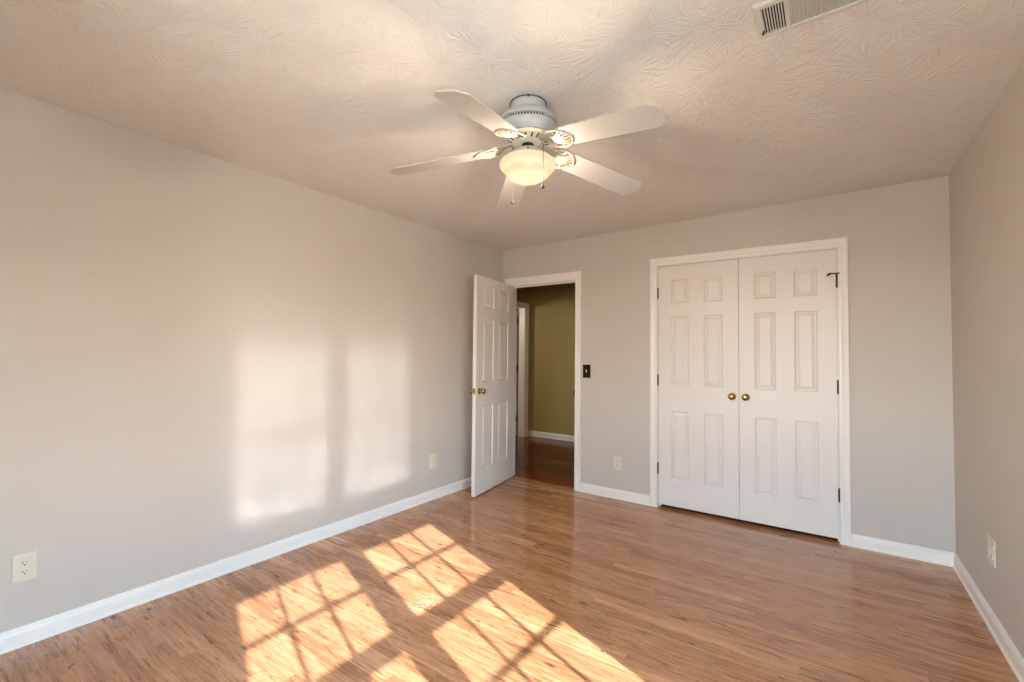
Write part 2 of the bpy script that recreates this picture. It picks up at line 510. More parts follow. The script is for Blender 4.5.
box(bm, 1.2, 1.3, TH, 0.85, 0, 2.44); box(bm, 3.5, 3.6, TH, 0.85, 0, 2.44); box(bm, 1.2, 3.6, 0.85, 0.95, 0, 2.44); box(bm, 1.2, 3.6, TH, 0.95, 2.44, 2.54)
tag(link('wall_closet', bm, 'wall'), 'walls inside the closed closet', 'wall', kind='structure')

# ------------------------------------------------------------------ casings, jambs, baseboards
CAS = [(0.0, 0.0), (0.0, 0.009), (0.006, 0.0125), (0.020, 0.0135), (0.026, 0.011), (0.034, 0.0135), (0.050, 0.0185), (0.058, 0.0185), (0.0625, 0.0165), (0.0625, 0.0)]
def casing(bm, x0, x1, zt, f, wscale=1.0, hscale=1.0):
    """mitred door casing; f(u, depth, z) places it"""
    loops = []
    for u, d in CAS:
        a = u * wscale; h = u * hscale
        loops.append([bm.verts.new(f(x0 - a, d, 0.0)), bm.verts.new(f(x0 - a, d, zt + h)), bm.verts.new(f(x1 + a, d, zt + h)), bm.verts.new(f(x1 + a, d, 0.0))])
    n = len(loops)
    for i in range(n):
        A, B = loops[i], loops[(i + 1) % n]
        for k in range(3): bm.faces.new((A[k], A[k + 1], B[k + 1], B[k]))
    bm.faces.new([l[0] for l in loops]); bm.faces.new([l[3] for l in loops][::-1])

def jamb(bm, x0, x1, zt, y0, y1, stop_y=None):
    box(bm, x0 - JT, x0, y0, y1, 0, zt + JT)
    box(bm, x1, x1 + JT, y0, y1, 0, zt + JT)
    box(bm, x0, x1, y0, y1, zt, zt + JT)
    if stop_y is not None:
        box(bm, x0, x0 + 0.011, stop_y, stop_y + 0.032, 0, zt)
        box(bm, x1 - 0.011, x1, stop_y, stop_y + 0.032, 0, zt)
        box(bm, x0 + 0.011, x1 - 0.011, stop_y, stop_y + 0.032, zt - 0.011, zt)

RV = 0.004
back = lambda u, d, z: Vector((u, -d, z))
bm = bmesh.new(); casing(bm, DOOR_X0 - RV, DOOR_X1 + RV, DOOR_Z + RV, back, 1.0, 1.28)
t1 = tag(link('trim_1', bm, 'trim'), 'white moulded casing around the bedroom doorway', 'door casing', kind='structure')
bm = bmesh.new(); jamb(bm, DOOR_X0, DOOR_X1, DOOR_Z, -0.0005, TH + 0.0005, 0.040); link('door_jamb', bm, 'trim', t1)
bm = bmesh.new(); casing(bm, DOOR_X0 - RV, DOOR_X1 + RV, DOOR_Z + RV, lambda u, d, z: Vector((u, TH + d, z))); link('hall_side_casing', bm, 'trim', t1)
bm = bmesh.new()
box(bm, DOOR_X1 - 0.002, DOOR_X1 + 0.0005, 0.004, 0.036, 0.90, 0.96); box(bm, DOOR_X1 - 0.010, DOOR_X1 + 0.0005, -0.006, 0.004, 0.905, 0.955, bevel=0.001)
link('strike_plate', bm, 'bronze', t1)

bm = bmesh.new(); casing(bm, CL_X0 - RV, CL_X1 + RV, CL_Z + RV, back, 0.95, 1.08)
t2 = tag(link('trim_2', bm, 'trim'), 'white moulded casing around the double closet doors', 'door casing', kind='structure')
bm = bmesh.new(); jamb(bm, CL_X0, CL_X1, CL_Z, -0.0005, TH + 0.0005, 0.042); link('door_jamb', bm, 'trim', t2)

bm = bmesh.new(); casing(bm, HD_Y0 - RV, HD_Y1 + RV, HD_Z + RV, lambda u, d, z: Vector((HALL_L + d, u, z)), 1.6, 1.3)
t3 = tag(link('trim_3', bm, 'trim'), 'white casing of the doorway inside the hall', 'door casing', kind='structure')
bm = bmesh.new()
box(bm, HALL_L - 0.115, HALL_L, HD_Y0 - JT, HD_Y0, 0, HD_Z + JT); box(bm, HALL_L - 0.115, HALL_L, HD_Y1, HD_Y1 + JT, 0, HD_Z + JT); box(bm, HALL_L - 0.115, HALL_L, HD_Y0, HD_Y1, HD_Z, HD_Z + JT)
link('door_jamb', bm, 'trim', t3)

BB = [(0.0, 0.0), (0.020, 0.0), (0.0205, 0.004), (0.019, 0.010), (0.0155, 0.014), (0.0135, 0.017), (0.0135, 0.060), (0.0115, 0.066), (0.0105, 0.071), (0.0075, 0.076), (0.006, 0.081), (0.004, 0.084), (0.0, 0.084)]
def baseboard(name, a, b, f, label):
    """profile swept from a to b; f(along, depth, z); the ends mitre by depth where asked"""
    bm = bmesh.new()
    (a0, ma), (b0, mb) = a, b
    A = [bm.verts.new(f(a0 + ma * d, d, z)) for d, z in BB]
    B = [bm.verts.new(f(b0 - mb * d, d, z)) for d, z in BB]
    n = len(BB)
    for i in range(n): bm.faces.new((A[i], A[(i + 1) % n], B[(i + 1) % n], B[i]))
    bm.faces.new(A[::-1]); bm.faces.new(B)
    return tag(link(name, bm, 'trim'), label, 'baseboard', kind='structure')
CW = 0.0625
baseboard('baseboard_left', (FRONT, 1), (0.0, 1), lambda u, d, z: Vector((d, u, z)), 'white moulded baseboard along the long sunlit wall')
baseboard('baseboard_back', (DOOR_X1 + RV + CW, 0), (CL_X0 - RV - CW * 0.95, 0), lambda u, d, z: Vector((u, -d, z)), 'white baseboard between the doorway and the closet')
baseboard('baseboard_back', (CL_X1 + RV + CW * 0.95, 0), (W, 1), lambda u, d, z: Vector((u, -d, z)), 'short white baseboard from the closet to the corner')
baseboard('baseboard_right', (FRONT, 1), (0.0, 1), lambda u, d, z: Vector((W - d, u, z)), 'white baseboard along the wall with the double socket')
baseboard('baseboard_front', (0.0, 1), (W, 1), lambda u, d, z: Vector((u, FRONT + d, z)), 'white baseboard on the wall behind the camera')
baseboard('baseboard_hall', (HALL_L, 0), (HALL_R, 0), lambda u, d, z: Vector((u, HALL_FAR - d, z)), 'white baseboard at the far side of the hall')

# ------------------------------------------------------------------ windows in the right wall (they throw the sun patches)
def window(n, y0, y1, z0, z1, label):
    oy0, oy1, oz0, oz1 = y0 - WO, y1 + WO, z0 - 0.065, z1 + WO
    rail0, rail1, mu, ml = 1.278, 1.355, 1.606, 1.030
    # frame lining
    bm = bmesh.new()
    ft = 0.012
    box(bm, W, W + 0.14, oy0, oy0 + ft, oz0, oz1); box(bm, W, W + 0.14, oy1 - ft, oy1, oz0, oz1)
    box(bm, W, W + 0.14, oy0 + ft, oy1 - ft, oz0, oz0 + ft); box(bm, W, W + 0.14, oy0 + ft, oy1 - ft, oz1 - ft, oz1)
    root = link('window_%d' % n, bm, 'trim')
    tag(root, label, 'window', kind='structure')
    xa, xb = XG - 0.016, XG + 0.016
    for nm, a, b, mun in (('upper_sash', rail0 + 0.035, z1, mu), ('lower_sash', z0, rail0, ml)):
        bm = bmesh.new()
        lo = rail1 if nm == 'upper_sash' else z0
        zb = rail0 + 0.0385 if nm == 'upper_sash' else oz0 + ft
        ztop = oz1 - ft if nm == 'upper_sash' else rail0 + 0.0385
        hi = z1 if nm == 'upper_sash' else rail0
        box(bm, xa, xb, oy0 + ft, y0, zb, ztop); box(bm, xa, xb, y1, oy1 - ft, zb, ztop)
        box(bm, xa, xb, y0, y1, zb, lo); box(bm, xa, xb, y0, y1, hi, ztop)
        for k in (1, 2):
            yc = y0 + (y1 - y0) * k / 3
            box(bm, xa + 0.006, xb - 0.006, yc - 0.009, yc + 0.009, lo, hi)
        box(bm, xa + 0.006, xb - 0.006, y0, y1, mun - 0.009, mun + 0.009)
        sash = link(nm, bm, 'trim', root)
        bm = bmesh.new(); box(bm, XG - 0.0015, XG + 0.0015, y0 - 0.004, y1 + 0.004, lo - 0.004, hi + 0.004)
        link('pane', bm, 'glass', sash)
    bm = bmesh.new()
    for a, b in ((oy0 - 0.057, oy0), (oy1, oy1 + 0.057)): box(bm, W - 0.016, W, a, b, oz0, oz1)
    box(bm, W - 0.016, W, oy0 - 0.057, oy1 + 0.057, oz1, oz1 + 0.06)
    link('window_casing', bm, 'trim', root)
    bm = bmesh.new(); box(bm, W - 0.045, W, oy0 - 0.06, oy1 + 0.06, oz0 - 0.022, oz0, bevel=0.003); link('window_stool', bm, 'trim', root)
    bm = bmesh.new(); box(bm, W - 0.014, W, oy0 - 0.05, oy1 + 0.05, oz0 - 0.085, oz0 - 0.022); link('apron', bm, 'trim', root)
    # daylight portal in the opening
    pl = bpy.data.lights.new('window_portal', 'AREA')
    pl.shape = 'RECTANGLE'; pl.size = oz1 - oz0; pl.size_y = oy1 - oy0
    pl.cycles.is_portal = True
    po = bpy.data.objects.new('window_portal', pl)
    po.location = (W + 0.13, (oy0 + oy1) / 2, (oz0 + oz1) / 2)
    po.rotation_euler = Vector((-1, 0, 0)).to_track_quat('-Z', 'Y').to_euler()
    COL.objects.link(po)
for i, (a, b, c, d) in enumerate(WIN):
    window(i + 1, a, b, c, d, ('white sash window nearer the front wall', 'white sash window nearer the closet')[i])

def fill_window(n, x0, x1, label):
    bm = bmesh.new()
    ya, yb = FRONT - 0.1, FRONT
    ft = 0.03
    box(bm, x0, x0 + ft, ya, yb, FZ0, FZ1); box(bm, x1 - ft, x1, ya, yb, FZ0, FZ1)
    box(bm, x0 + ft, x1 - ft, ya, yb, FZ0, FZ0 + ft); box(bm, x0 + ft, x1 - ft, ya, yb, FZ1 - ft, FZ1)
    root = link('window_%d' % n, bm, 'trim')
    tag(root, label, 'window', kind='structure')
    zm = (FZ0 + FZ1) / 2
    for nm, a, b in (('lower_sash', FZ0 + ft, zm), ('upper_sash', zm, FZ1 - ft)):
        bm = bmesh.new()
        y0, y1 = FRONT - 0.07, FRONT - 0.04
        box(bm, x0 + ft, x0 + ft + 0.035, y0, y1, a, b); box(bm, x1 - ft - 0.035, x1 - ft, y0, y1, a, b)
        box(bm, x0 + ft + 0.035, x1 - ft - 0.035, y0, y1, a, a + 0.03); box(bm, x0 + ft + 0.035, x1 - ft - 0.035, y0, y1, b - 0.03, b)
        sash = link(nm, bm, 'trim', root)
        bm = bmesh.new(); box(bm, x0 + ft + 0.03, x1 - ft - 0.03, FRONT - 0.057, FRONT - 0.054, a + 0.025, b - 0.025)
        link('pane', bm, 'glass', sash)
    bm = bmesh.new()
    box(bm, x0 - 0.06, x0, FRONT, FRONT + 0.016, FZ0, FZ1 + 0.06); box(bm, x1, x1 + 0.06, FRONT, FRONT + 0.016, FZ0, FZ1 + 0.06)
    box(bm, x0, x1, FRONT, FRONT + 0.016, FZ1, FZ1 + 0.06); box(bm, x0 - 0.06, x1 + 0.06, FRONT, FRONT + 0.03, FZ0 - 0.022, FZ0)
    link('window_casing', bm, 'trim', root)
    pl = bpy.data.lights.new('window_portal', 'AREA')
    pl.shape = 'RECTANGLE'; pl.size = x1 - x0; pl.size_y = FZ1 - FZ0
    pl.cycles.is_portal = True
    po = bpy.data.objects.new('window_portal', pl)
    po.location = ((x0 + x1) / 2, FRONT - 0.09, (FZ0 + FZ1) / 2)
    po.rotation_euler = Vector((0, 1, 0)).to_track_quat('-Z', 'Z').to_euler()
    COL.objects.link(po)
fill_window(3, *FILL_WIN[0], 'unseen window added for fill light, nearer the long wall')
fill_window(4, *FILL_WIN[1], 'unseen window added for fill light, nearer the right wall')
# unseen wall added to keep sun out of the windows behind the camera
bm = bmesh.new(); box(bm, W + 0.0, W + 0.14, FRONT - 1.35, FRONT - 0.1, -0.12, 3.7)
bm2 = bmesh.new(); box(bm2, -1.0, W + 0.0, FRONT - 2.1, FRONT - 0.1, 2.60, 2.70)  # unseen slab added to cut the sky light into those windows
tag(link('sky_blocker', bm2, 'trim'), 'added sky blocker outside the windows behind the camera', 'added sky blocker', kind='structure')
tag(link('wall_sun_block', bm, 'trim'), 'unseen wall added to block sun beside the windows', 'wall', kind='structure')

# ------------------------------------------------------------------ six-panel doors
def panel_face(bm, w, h, cols, rows, y, s):
    """one moulded face at depth y; s=+1 recesses towards +y"""
    xs = sorted({0.0, w} | {q for c in cols for q in c})
    zs = sorted({0.0, h} | {q for r in rows for q in r})
    V = {}
    def vert(x, yy, z):
        k = (round(x, 5), round(yy, 5), round(z, 5))
        if k not in V: V[k] = bm.verts.new((x, yy, z))
        return V[k]
    for i in range(len(xs) - 1):
        for j in range(len(zs) - 1):
            x0, x1, z0, z1 = xs[i], xs[i + 1], zs[j], zs[j + 1]
            if (x0, x1) in cols and (z0, z1) in rows:
                prof = [(0.0, 0.0), (0.004, 0.0022), (0.009, 0.0075), (0.013, 0.0085), (0.018, 0.0085), (0.038, 0.0020), (0.043, 0.0020)]
                prev = None
                for ins, dep in prof:
                    yy = y + s * dep
                    cur = [vert(x0 + ins, yy, z0 + ins), vert(x1 - ins, yy, z0 + ins), vert(x1 - ins, yy, z1 - ins), vert(x0 + ins, yy, z1 - ins)]
                    if prev:
                        for k in range(4): bm.faces.new((prev[k], prev[(k + 1) % 4], cur[(k + 1) % 4], cur[k]))
                    prev = cur
                bm.faces.new(prev)
            else:
                bm.faces.new((vert(x0, y, z0), vert(x1, y, z0), vert(x1, y, z1), vert(x0, y, z1)))
    return V, xs, zs

def six_panel(w, h, cols, rows, t=0.035):
    bm = bmesh.new()
    panel_face(bm, w, h, cols, rows, 0.0, 1)
    panel_face(bm, w, h, cols, rows, t, -1)
    xs = sorted({0.0, w} | {q for c in cols for q in c}); zs = sorted({0.0, h} | {q for r in rows for q in r})
    for a, b in zip(xs, xs[1:]):
        for z in (0.0, h): bm.faces.new([bm.verts.new(p) for p in ((a, 0, z), (b, 0, z), (b, t, z), (a, t, z))])
    for a, b in zip(zs, zs[1:]):
        for x in (0.0, w): bm.faces.new([bm.verts.new(p) for p in ((x, 0, a), (x, 0, b), (x, t, b), (x, t, a))])
    return bm

KNOB = [(0.0, 0.0), (0.030, 0.0), (0.031, 0.003), (0.028, 0.006), (0.016, 0.009), (0.0115, 0.013), (0.0105, 0.026), (0.014, 0.031), (0.022, 0.035), (0.0265, 0.042), (0.0275, 0.050), (0.025, 0.057), (0.018, 0.0625), (0.009, 0.0645), (0.0, 0.065)]
def knob(parent, x, y, z, s, k=1.0, mat='brass'):
    """round knob standing out along -y (s=-1) or +y (s=+1) in door coordinates"""
    bm = bmesh.new()
    mt = Matrix.Translation((x, y, z)) @ Matrix.Rotation(math.radians(90 if s < 0 else -90), 4, 'X')
    lathe(bm, [(r * k, q * k) for r, q in KNOB], 32, mt)
    return link('knob', bm, mat, parent, smooth=True)

def hinge(parent, x, y, z, h=0.089, leaf=None):
    bm = bmesh.new()
    n = 5
    for i in range(n):
        a = z - h / 2 + h * i / n; b = a + h / n - 0.0012
        lathe(bm, [(0.0, a), (0.0058, a), (0.0062, a + 0.001), (0.0062, b - 0.001), (0.0058, b), (0.0, b)], 14, Matrix.Translation((x, y, 0)))
    lathe(bm, [(0, z + h / 2), (0.0045, z + h / 2), (0.0055, z + h / 2 + 0.004), (0.003, z + h / 2 + 0.008), (0, z + h / 2 + 0.0085)], 12, Matrix.Translation((x, y, 0)))
    lathe(bm, [(0, z - h / 2 - 0.008), (0.003, z - h / 2 - 0.0075), (0.0055, z - h / 2 - 0.004), (0.0045, z - h / 2), (0, z - h / 2)], 12, Matrix.Translation((x, y, 0)))
    if leaf:
        x0, x1, y0, y1 = leaf
        box(bm, x0, x1, y0, y1, z - h / 2, z + h / 2)
    return link('hinge', bm, 'bronze', parent, smooth=True)

ROWS = [(0.221, 0.808), (1.020, 1.612), (1.720, 1.925)]
CL_GAP = 0.003
clw = (CL_X1 - CL_X0 - 3 * CL_GAP) / 2
CCOLS = [(0.108, 0.253), (0.369, 0.514)]
CB = 0.030
clh = CL_Z - 0.003 - CB
ROWS_C = [(a - 0.008, b - 0.008) for a, b in ROWS]
for i, (x0, lab) in enumerate(((CL_X0 + CL_GAP, 'white six-panel closet door hinged beside the baseboard to the doorway'),
                               (CL_X0 + 2 * CL_GAP + clw, 'white six-panel closet door with the hinge-pin stop at its top hinge'))):
    d = link('door_%d' % (i + 2), six_panel(clw, clh, CCOLS, ROWS_C), 'door', loc=(x0, 0.002, CB))
    tag(d, lab, 'closet door', kind='structure')
    kx = clw - 0.047 if i == 0 else 0.047
    knob(d, kx, 0.0, 0.950, -1, 0.9)
    hx = -0.0015 if i == 0 else clw + 0.0015
    for hz in (1.838 - CB, 1.088 - CB, 0.333 - CB):
        hinge(d, hx, -0.0062, hz, 0.084, (hx - 0.001, hx + 0.001, -0.004, 0.03))
    if i == 1:
        bm = bmesh.new()      # hinge-pin door stop: collar, bent rod, padded tip
        z = 1.838 - CB + 0.050
        lathe(bm, [(0, z - 0.002), (0.010, z - 0.002), (0.011, z), (0.011, z + 0.006), (0, z + 0.006)], 16, Matrix.Translation((hx, -0.0062, 0)))
        tube(bm, [(hx, -0.010, z + 0.003), (hx - 0.02, -0.020, z + 0.004), (hx - 0.038, -0.030, z + 0.002), (hx - 0.050, -0.036, z - 0.004)], 0.0036, 8)
        tube(bm, [(hx - 0.038, -0.031, z + 0.001), (hx - 0.056, -0.040, z - 0.010)], [0.0070, 0.0080], 10)
        tube(bm, [(hx + 0.004, -0.010, z + 0.003), (hx + 0.014, -0.022, z + 0.002)], 0.0045, 8)
        link('hinge_pin_stop', bm, 'bronze', d, smooth=True)

# bedroom door, standing open into the room
DW, DH = 0.772, 2.008
DCOLS = [(0.118, 0.338), (0.434, 0.654)]
d = link('door_1', six_panel(DW, DH, DCOLS, ROWS), 'door')
tag(d, 'white six-panel door standing open beside the doorway', 'door', kind='structure')
th = math.radians(9.4)
d.location = (0.127, -0.012, 0.012)
d.rotation_euler = (0, 0, -math.pi / 2 + th)
# local: x along the door, y=0 face turned to the wall, y=0.035 face turned to the room
knob(d, DW - 0.062, 0.035, 0.945, 1, 0.95)
knob(d, DW - 0.062, 0.0, 0.945, -1, 0.95)
bm = bmesh.new(); box(bm, DW - 0.0005, DW + 0.0015, 0.006, 0.029, 0.917, 0.973, bevel=0.0005); box(bm, DW + 0.001, DW + 0.010, 0.011, 0.024, 0.938, 0.953, bevel=0.002)
link('latch', bm, 'brass', d)
for hz in (1.80, 0.99, 0.19): hinge(d, -0.003, -0.004, hz, 0.089, (-0.0015, 0.0005, 0.0, 0.03))

# door of the room off the hall, swung away from the hall
d4 = link('door_4', six_panel(0.78, 2.00, [(0.118, 0.34), (0.44, 0.662)], ROWS), 'door')
tag(d4, 'white hall door swung open into the dark side room', 'door', kind='structure')
d4.location = (HALL_L - 0.125, HD_Y1 - 0.012, 0.012)
d4.rotation_euler = (0, 0, math.radians(180 + 4))
for hz in (1.82, 1.06, 0.27): hinge(d4, 0.004, 0.010, hz, 0.10, (-0.012, 0.002, 0.002, 0.014))
knob(d4, 0.72, 0.035, 0.945, 1, 0.95); knob(d4, 0.72, 0.0, 0.945, -1, 0.95)

# ------------------------------------------------------------------ wall plates
def rrect(w, h, r, n=5):
    pts = []
    for cx, cy, a0 in ((w / 2 - r, h / 2 - r, 0), (-w / 2 + r, h / 2 - r, 90), (-w / 2 + r, -h / 2 + r, 180), (w / 2 - r, -h / 2 + r, 270)):
        for k in range(n + 1):
            a = math.radians(a0 + 90 * k / n)
            pts.append((cx + r * math.cos(a), cy + r * math.sin(a)))
    return pts

def plate_bm(w, h):
    bm = bmesh.new()
    rings = []
    for ins, z in ((0.0, 0.0), (0.0, 0.0025), (0.0015, 0.0045), (0.005, 0.0058)):
        rings.append([bm.verts.new((x, y, z)) for x, y in rrect(w - 2 * ins, h - 2 * ins, 0.004)])
    for A, B in zip(rings, rings[1:]):
        n = len(A)
        for i in range(n): bm.faces.new((A[i], A[(i + 1) % n], B[(i + 1) % n], B[i]))
    bm.faces.new(rings[-1]); bm.faces.new(rings[0][::-1])
    return bm

def outlet(name, loc, rot, label, w=0.078, h=0.122, gangs=(0.0,), group=None):
    root = empty(name, loc, rot)
    tag(root, label, 'outlet', 'ivory wall outlets')
    link('cover_plate', plate_bm(w, h), 'plate', root)
    for gx in gangs:
        for s in (-1, 1):
            bm = bmesh.new()
            pts = []
            for k in range(24):
                a = 2 * math.pi * k / 24
                pts.append((gx + max(-0.0145, min(0.0145, 0.0172 * math.cos(a))), s * 0.0195 + max(-0.0135, min(0.0135, 0.0172 * math.sin(a)))))
            prism(bm, pts, 0.0050, 0.0078)
            rc = link('receptacle', bm, 'plate', root)
            bm = bmesh.new()
            y = s * 0.0195
            box(bm, gx - 0.0078, gx - 0.0050, y - 0.001, y + 0.0080, 0.0070, 0.0081)
            box(bm, gx + 0.0052, gx + 0.0074, y - 0.000, y + 0.0072, 0.0070, 0.0081)
            prism(bm, [(gx + 0.0029 * math.cos(2 * math.pi * k / 12), y - 0.0075 + 0.0029 * math.sin(2 * math.pi * k / 12)) for k in range(12)], 0.0070, 0.0081)
            link('slots', bm, 'slot', rc)
        bm = bmesh.new(); lathe(bm, [(0, 0.0075), (0.0022, 0.0072), (0.003, 0.006), (0.003, 0.005), (0, 0.005)], 12, Matrix.Translation((gx, 0, 0)))
        link('screw', bm, 'plate', root, smooth=True)
    return root

R_LEFT = (math.radians(90), 0, math.radians(90))     # plate normal +x, up = +z
R_BACK = (math.radians(90), 0, 0)                    # normal -y
R_RIGHT = (math.radians(90), 0, math.radians(-90))   # normal -x
outlet('wall_outlet', (0.0, -3.512, 0.338), R_LEFT, 'ivory duplex outlet low on the long wall at the photo edge')
outlet('wall_outlet', (0.0, -1.005, 0.333), R_LEFT, 'ivory duplex outlet low on the long wall near the open door')
outlet('wall_outlet', (1.327, 0.0, 0.320), R_BACK, 'ivory duplex outlet on the wall between doorway and closet')
outlet('wall_outlet', (W, -0.79, 0.372), R_RIGHT, 'wide ivory double outlet on the right hand wall', 0.122, 0.122, (-0.023, 0.023))

sw = empty('light_switch', (1.013, 0.0, 1.143), R_BACK)
tag(sw, 'black light switch plate beside the doorway casing', 'light switch')
link('switch_plate', plate_bm(0.078, 0.125), 'blackplate', sw)
bm = bmesh.new(); box(bm, -0.005, 0.005, -0.012, 0.012, 0.0052, 0.0072)
box(bm, -0.0042, 0.0042, -0.004, 0.004, 0.004, 0.020, Matrix.Translation((0, 0, 0)) @ Matrix.Rotation(math.radians(-28), 4, 'X'), bevel=0.001)
tg = link('toggle', bm, 'plate', sw); tg['label'] = 'ivory toggle'
for s in (-1, 1):
    bm = bmesh.new(); lathe(bm, [(0, 0.0072), (0.0022, 0.007), (0.003, 0.006), (0.003, 0.005), (0, 0.005)], 12, Matrix.Translation((0, s * 0.030, 0)))
    link('screw', bm, 'bronze', sw, smooth=True)

# door stop on the left baseboard
ds = empty('door_stop', (0.0135, -0.70, 0.047))
tag(ds, 'small white door stop on the baseboard by the open door', 'door stop')
bm = bmesh.new(); mt = Matrix.Rotation(math.radians(90), 4, 'Y')
lathe(bm, [(0, 0), (0.013, 0), (0.013, 0.003), (0.006, 0.006), (0.005, 0.006), (0, 0.006)], 20, mt); link('base', bm, 'rubber', ds, smooth=True)
bm = bmesh.new()
tube(bm, [(0.005 + 0.045 * k / 120, 0.0052 * math.cos(k * 2 * math.pi / 12), 0.0052 * math.sin(k * 2 * math.pi / 12)) for k in range(121)], 0.0016, 6)
link('spring', bm, 'rubber', ds, smooth=True)
bm = bmesh.new(); lathe(bm, [(0, 0.048), (0.008, 0.048), (0.009, 0.052), (0.009, 0.060), (0.007, 0.065), (0, 0.066)], 20, mt); link('bumper', bm, 'rubber', ds, smooth=True)

# ------------------------------------------------------------------ ceiling air register
VX0, VX1, VY0, VY1 = 2.708, 3.075, -2.291, -2.101
vz = zc((VX0 + VX1) / 2)
vt = empty('ceiling_vent', ((VX0 + VX1) / 2, (VY0 + VY1) / 2, vz), (0, -math.atan(TILT), 0))
tag(vt, 'off white air register with louvers in the ceiling', 'air vent')
hw, hd = (VX1 - VX0) / 2, (VY1 - VY0) / 2
ix, iy = hw - 0.027, hd - 0.026
bm = bmesh.new()
rings = []
for ins, z in ((0.0, 0.0), (0.0, -0.003), (0.006, -0.008), (0.022, -0.009), (0.026, -0.006), (0.026, -0.0005)):
    rings.append([bm.verts.new((sx * (hw - ins), sy * (hd - ins), z)) for sx, sy in ((-1, -1), (1, -1), (1, 1), (-1, 1))])
for A, B in zip(rings, rings[1:]):
    for k in range(4): bm.faces.new((A[k], A[(k + 1) % 4], B[(k + 1) % 4], B[k]))
for k in range(4): bm.faces.new((rings[0][k], rings[0][(k + 1) % 4], rings[-1][(k + 1) % 4], rings[-1][k]))
link('frame', bm, 'vent', vt)
bm = bmesh.new(); box(bm, -ix - 0.001, ix + 0.001, -iy - 0.001, iy + 0.001, -0.0012, -0.0004); link('duct_opening', bm, 'duct', vt)
split = 2.803 - (VX0 + VX1) / 2
bm = bmesh.new(); box(bm, split - 0.003, split + 0.005, -iy, iy, -0.0095, -0.0012); link('divider', bm, 'vent', vt)
n = 8
for k in range(n):
    xc = -ix + (split - 0.003 + ix) * (k + 0.5) / n
    bm = bmesh.new(); box(bm, -0.0018, 0.0018, -iy, iy, -0.0022, 0.0022, Matrix.Translation((xc + 0.002, 0, -0.0078)))
    link('louver', bm, 'vent', vt)
n = 20
for k in range(n):
    xc = split + 0.006 + (ix - split - 0.006) * (k + 0.5) / n
    bm = bmesh.new(); box(bm, -0.0075, 0.0075, -iy, iy, -0.0005, 0.0005, Matrix.Translation((xc, 0, -0.0055)) @ Matrix.Rotation(math.radians(-26), 4, 'Y'))
    link('louver', bm, 'vent', vt)
bm = bmesh.new(); box(bm, -0.0025, 0.0025, -0.008, 0.008, -0.016, -0.008, Matrix.Translation((-hw + 0.019, hd - 0.045, 0)) @ Matrix.Rotation(math.radians(20), 4, 'Z'), bevel=0.001)
lv = link('damper_lever', bm, 'bronze', vt); lv['label'] = 'small dark damper lever'

# ------------------------------------------------------------------ ceiling fan
ZF = zc(LAMP_C.x)
fan = empty('ceiling_fan', (LAMP_C.x, LAMP_C.y, ZF))
tag(fan, 'white five-blade ceiling fan with a lit glass bowl', 'ceiling fan')
def fz(z): return z - ZF        # world height -> fan coordinates
bm = bmesh.new()
lathe(bm, [(0.0, fz(ZF)), (0.078, fz(ZF)), (0.081, fz(2.430)), (0.081, fz(2.410)), (0.083, fz(2.395)), (0.086, fz(2.386)), (0.0, fz(2.386))], 48)
link('canopy', bm, 'fan', fan, smooth=True)
bm = bmesh.new()  # dark ring painted for the shaded gap under the ceiling, plus a screw
tube(bm, [(0.0825 * math.cos(2 * math.pi * k / 48), 0.0825 * math.sin(2 * math.pi * k / 48), fz(2.434)) for k in range(48)], 0.0022, 6, True)
dx, dy = (CAM_LOC.xy - LAMP_C.xy).normalized()
tube(bm, [(dx * 0.080, dy * 0.080, fz(2.432)), (dx * 0.088, dy * 0.088, fz(2.430))], 0.005, 10)
link('gap_ring', bm, 'gap', fan, smooth=True)
bm = bmesh.new()
lathe(bm, [(0.0, fz(2.388)), (0.088, fz(2.387)), (0.105, fz(2.381)), (0.121, fz(2.369)), (0.130, fz(2.354)), (0.1325, fz(2.344)), (0.1325, fz(2.341)), (0.122, fz(2.3395)), (0.122, fz(2.3265)), (0.1315, fz(2.325)),
           (0.130, fz(2.310)), (0.124, fz(2.292)), (0.112, fz(2.279)), (0.0, fz(2.279))], 56)
mh = link('motor_housing', bm, 'fan', fan, smooth=True)
for k in range(60):
    a = 2 * math.pi * k / 60
    bm = bmesh.new(); box(bm, 0.120, 0.1308, -0.0024, 0.0024, fz(2.3270), fz(2.3390), Matrix.Rotation(a, 4, 'Z'))
    link('vent_rib', bm, 'fan', mh)
bm = bmesh.new(); lathe(bm, [(0.118, fz(2.3395)), (0.1225, fz(2.3395)), (0.1225, fz(2.3265)), (0.118, fz(2.3265)), (0.118, fz(2.3395))], 56); link('vent_gap', bm, 'slot', mh, smooth=True)
# lower motor plate with radial slots
bm = bmesh.new()
lathe(bm, [(0.0, fz(2.281)), (0.104, fz(2.280)), (0.106, fz(2.274)), (0.100, fz(2.264)), (0.070, fz(2.255)), (0.034, fz(2.252)), (0.0, fz(2.252))], 48)
mp = link('motor_plate', bm, 'lamplit', fan, smooth=True)
for k in range(20):
    a = 2 * math.pi * (k + 0.5) / 20
    bm = bmesh.new(); box(bm, 0.072, 0.098, -0.0032, 0.0032, -0.0012, 0.0012, Matrix.Rotation(a, 4, 'Z') @ Matrix.Translation((0, 0, fz(2.2592))) @ Matrix.Translation((0.085, 0, 0)) @ Matrix.Rotation(math.radians(-16.7), 4, 'Y') @ Matrix.Translation((-0.085, 0, 0)))
    link('slot', bm, 'slot', mp)
bm = bmesh.new()
lathe(bm, [(0.0, fz(2.254)), (0.026, fz(2.254)), (0.026, fz(2.226)), (0.0, fz(2.226))], 24)
link('neck', bm, 'slot', fan, smooth=True)

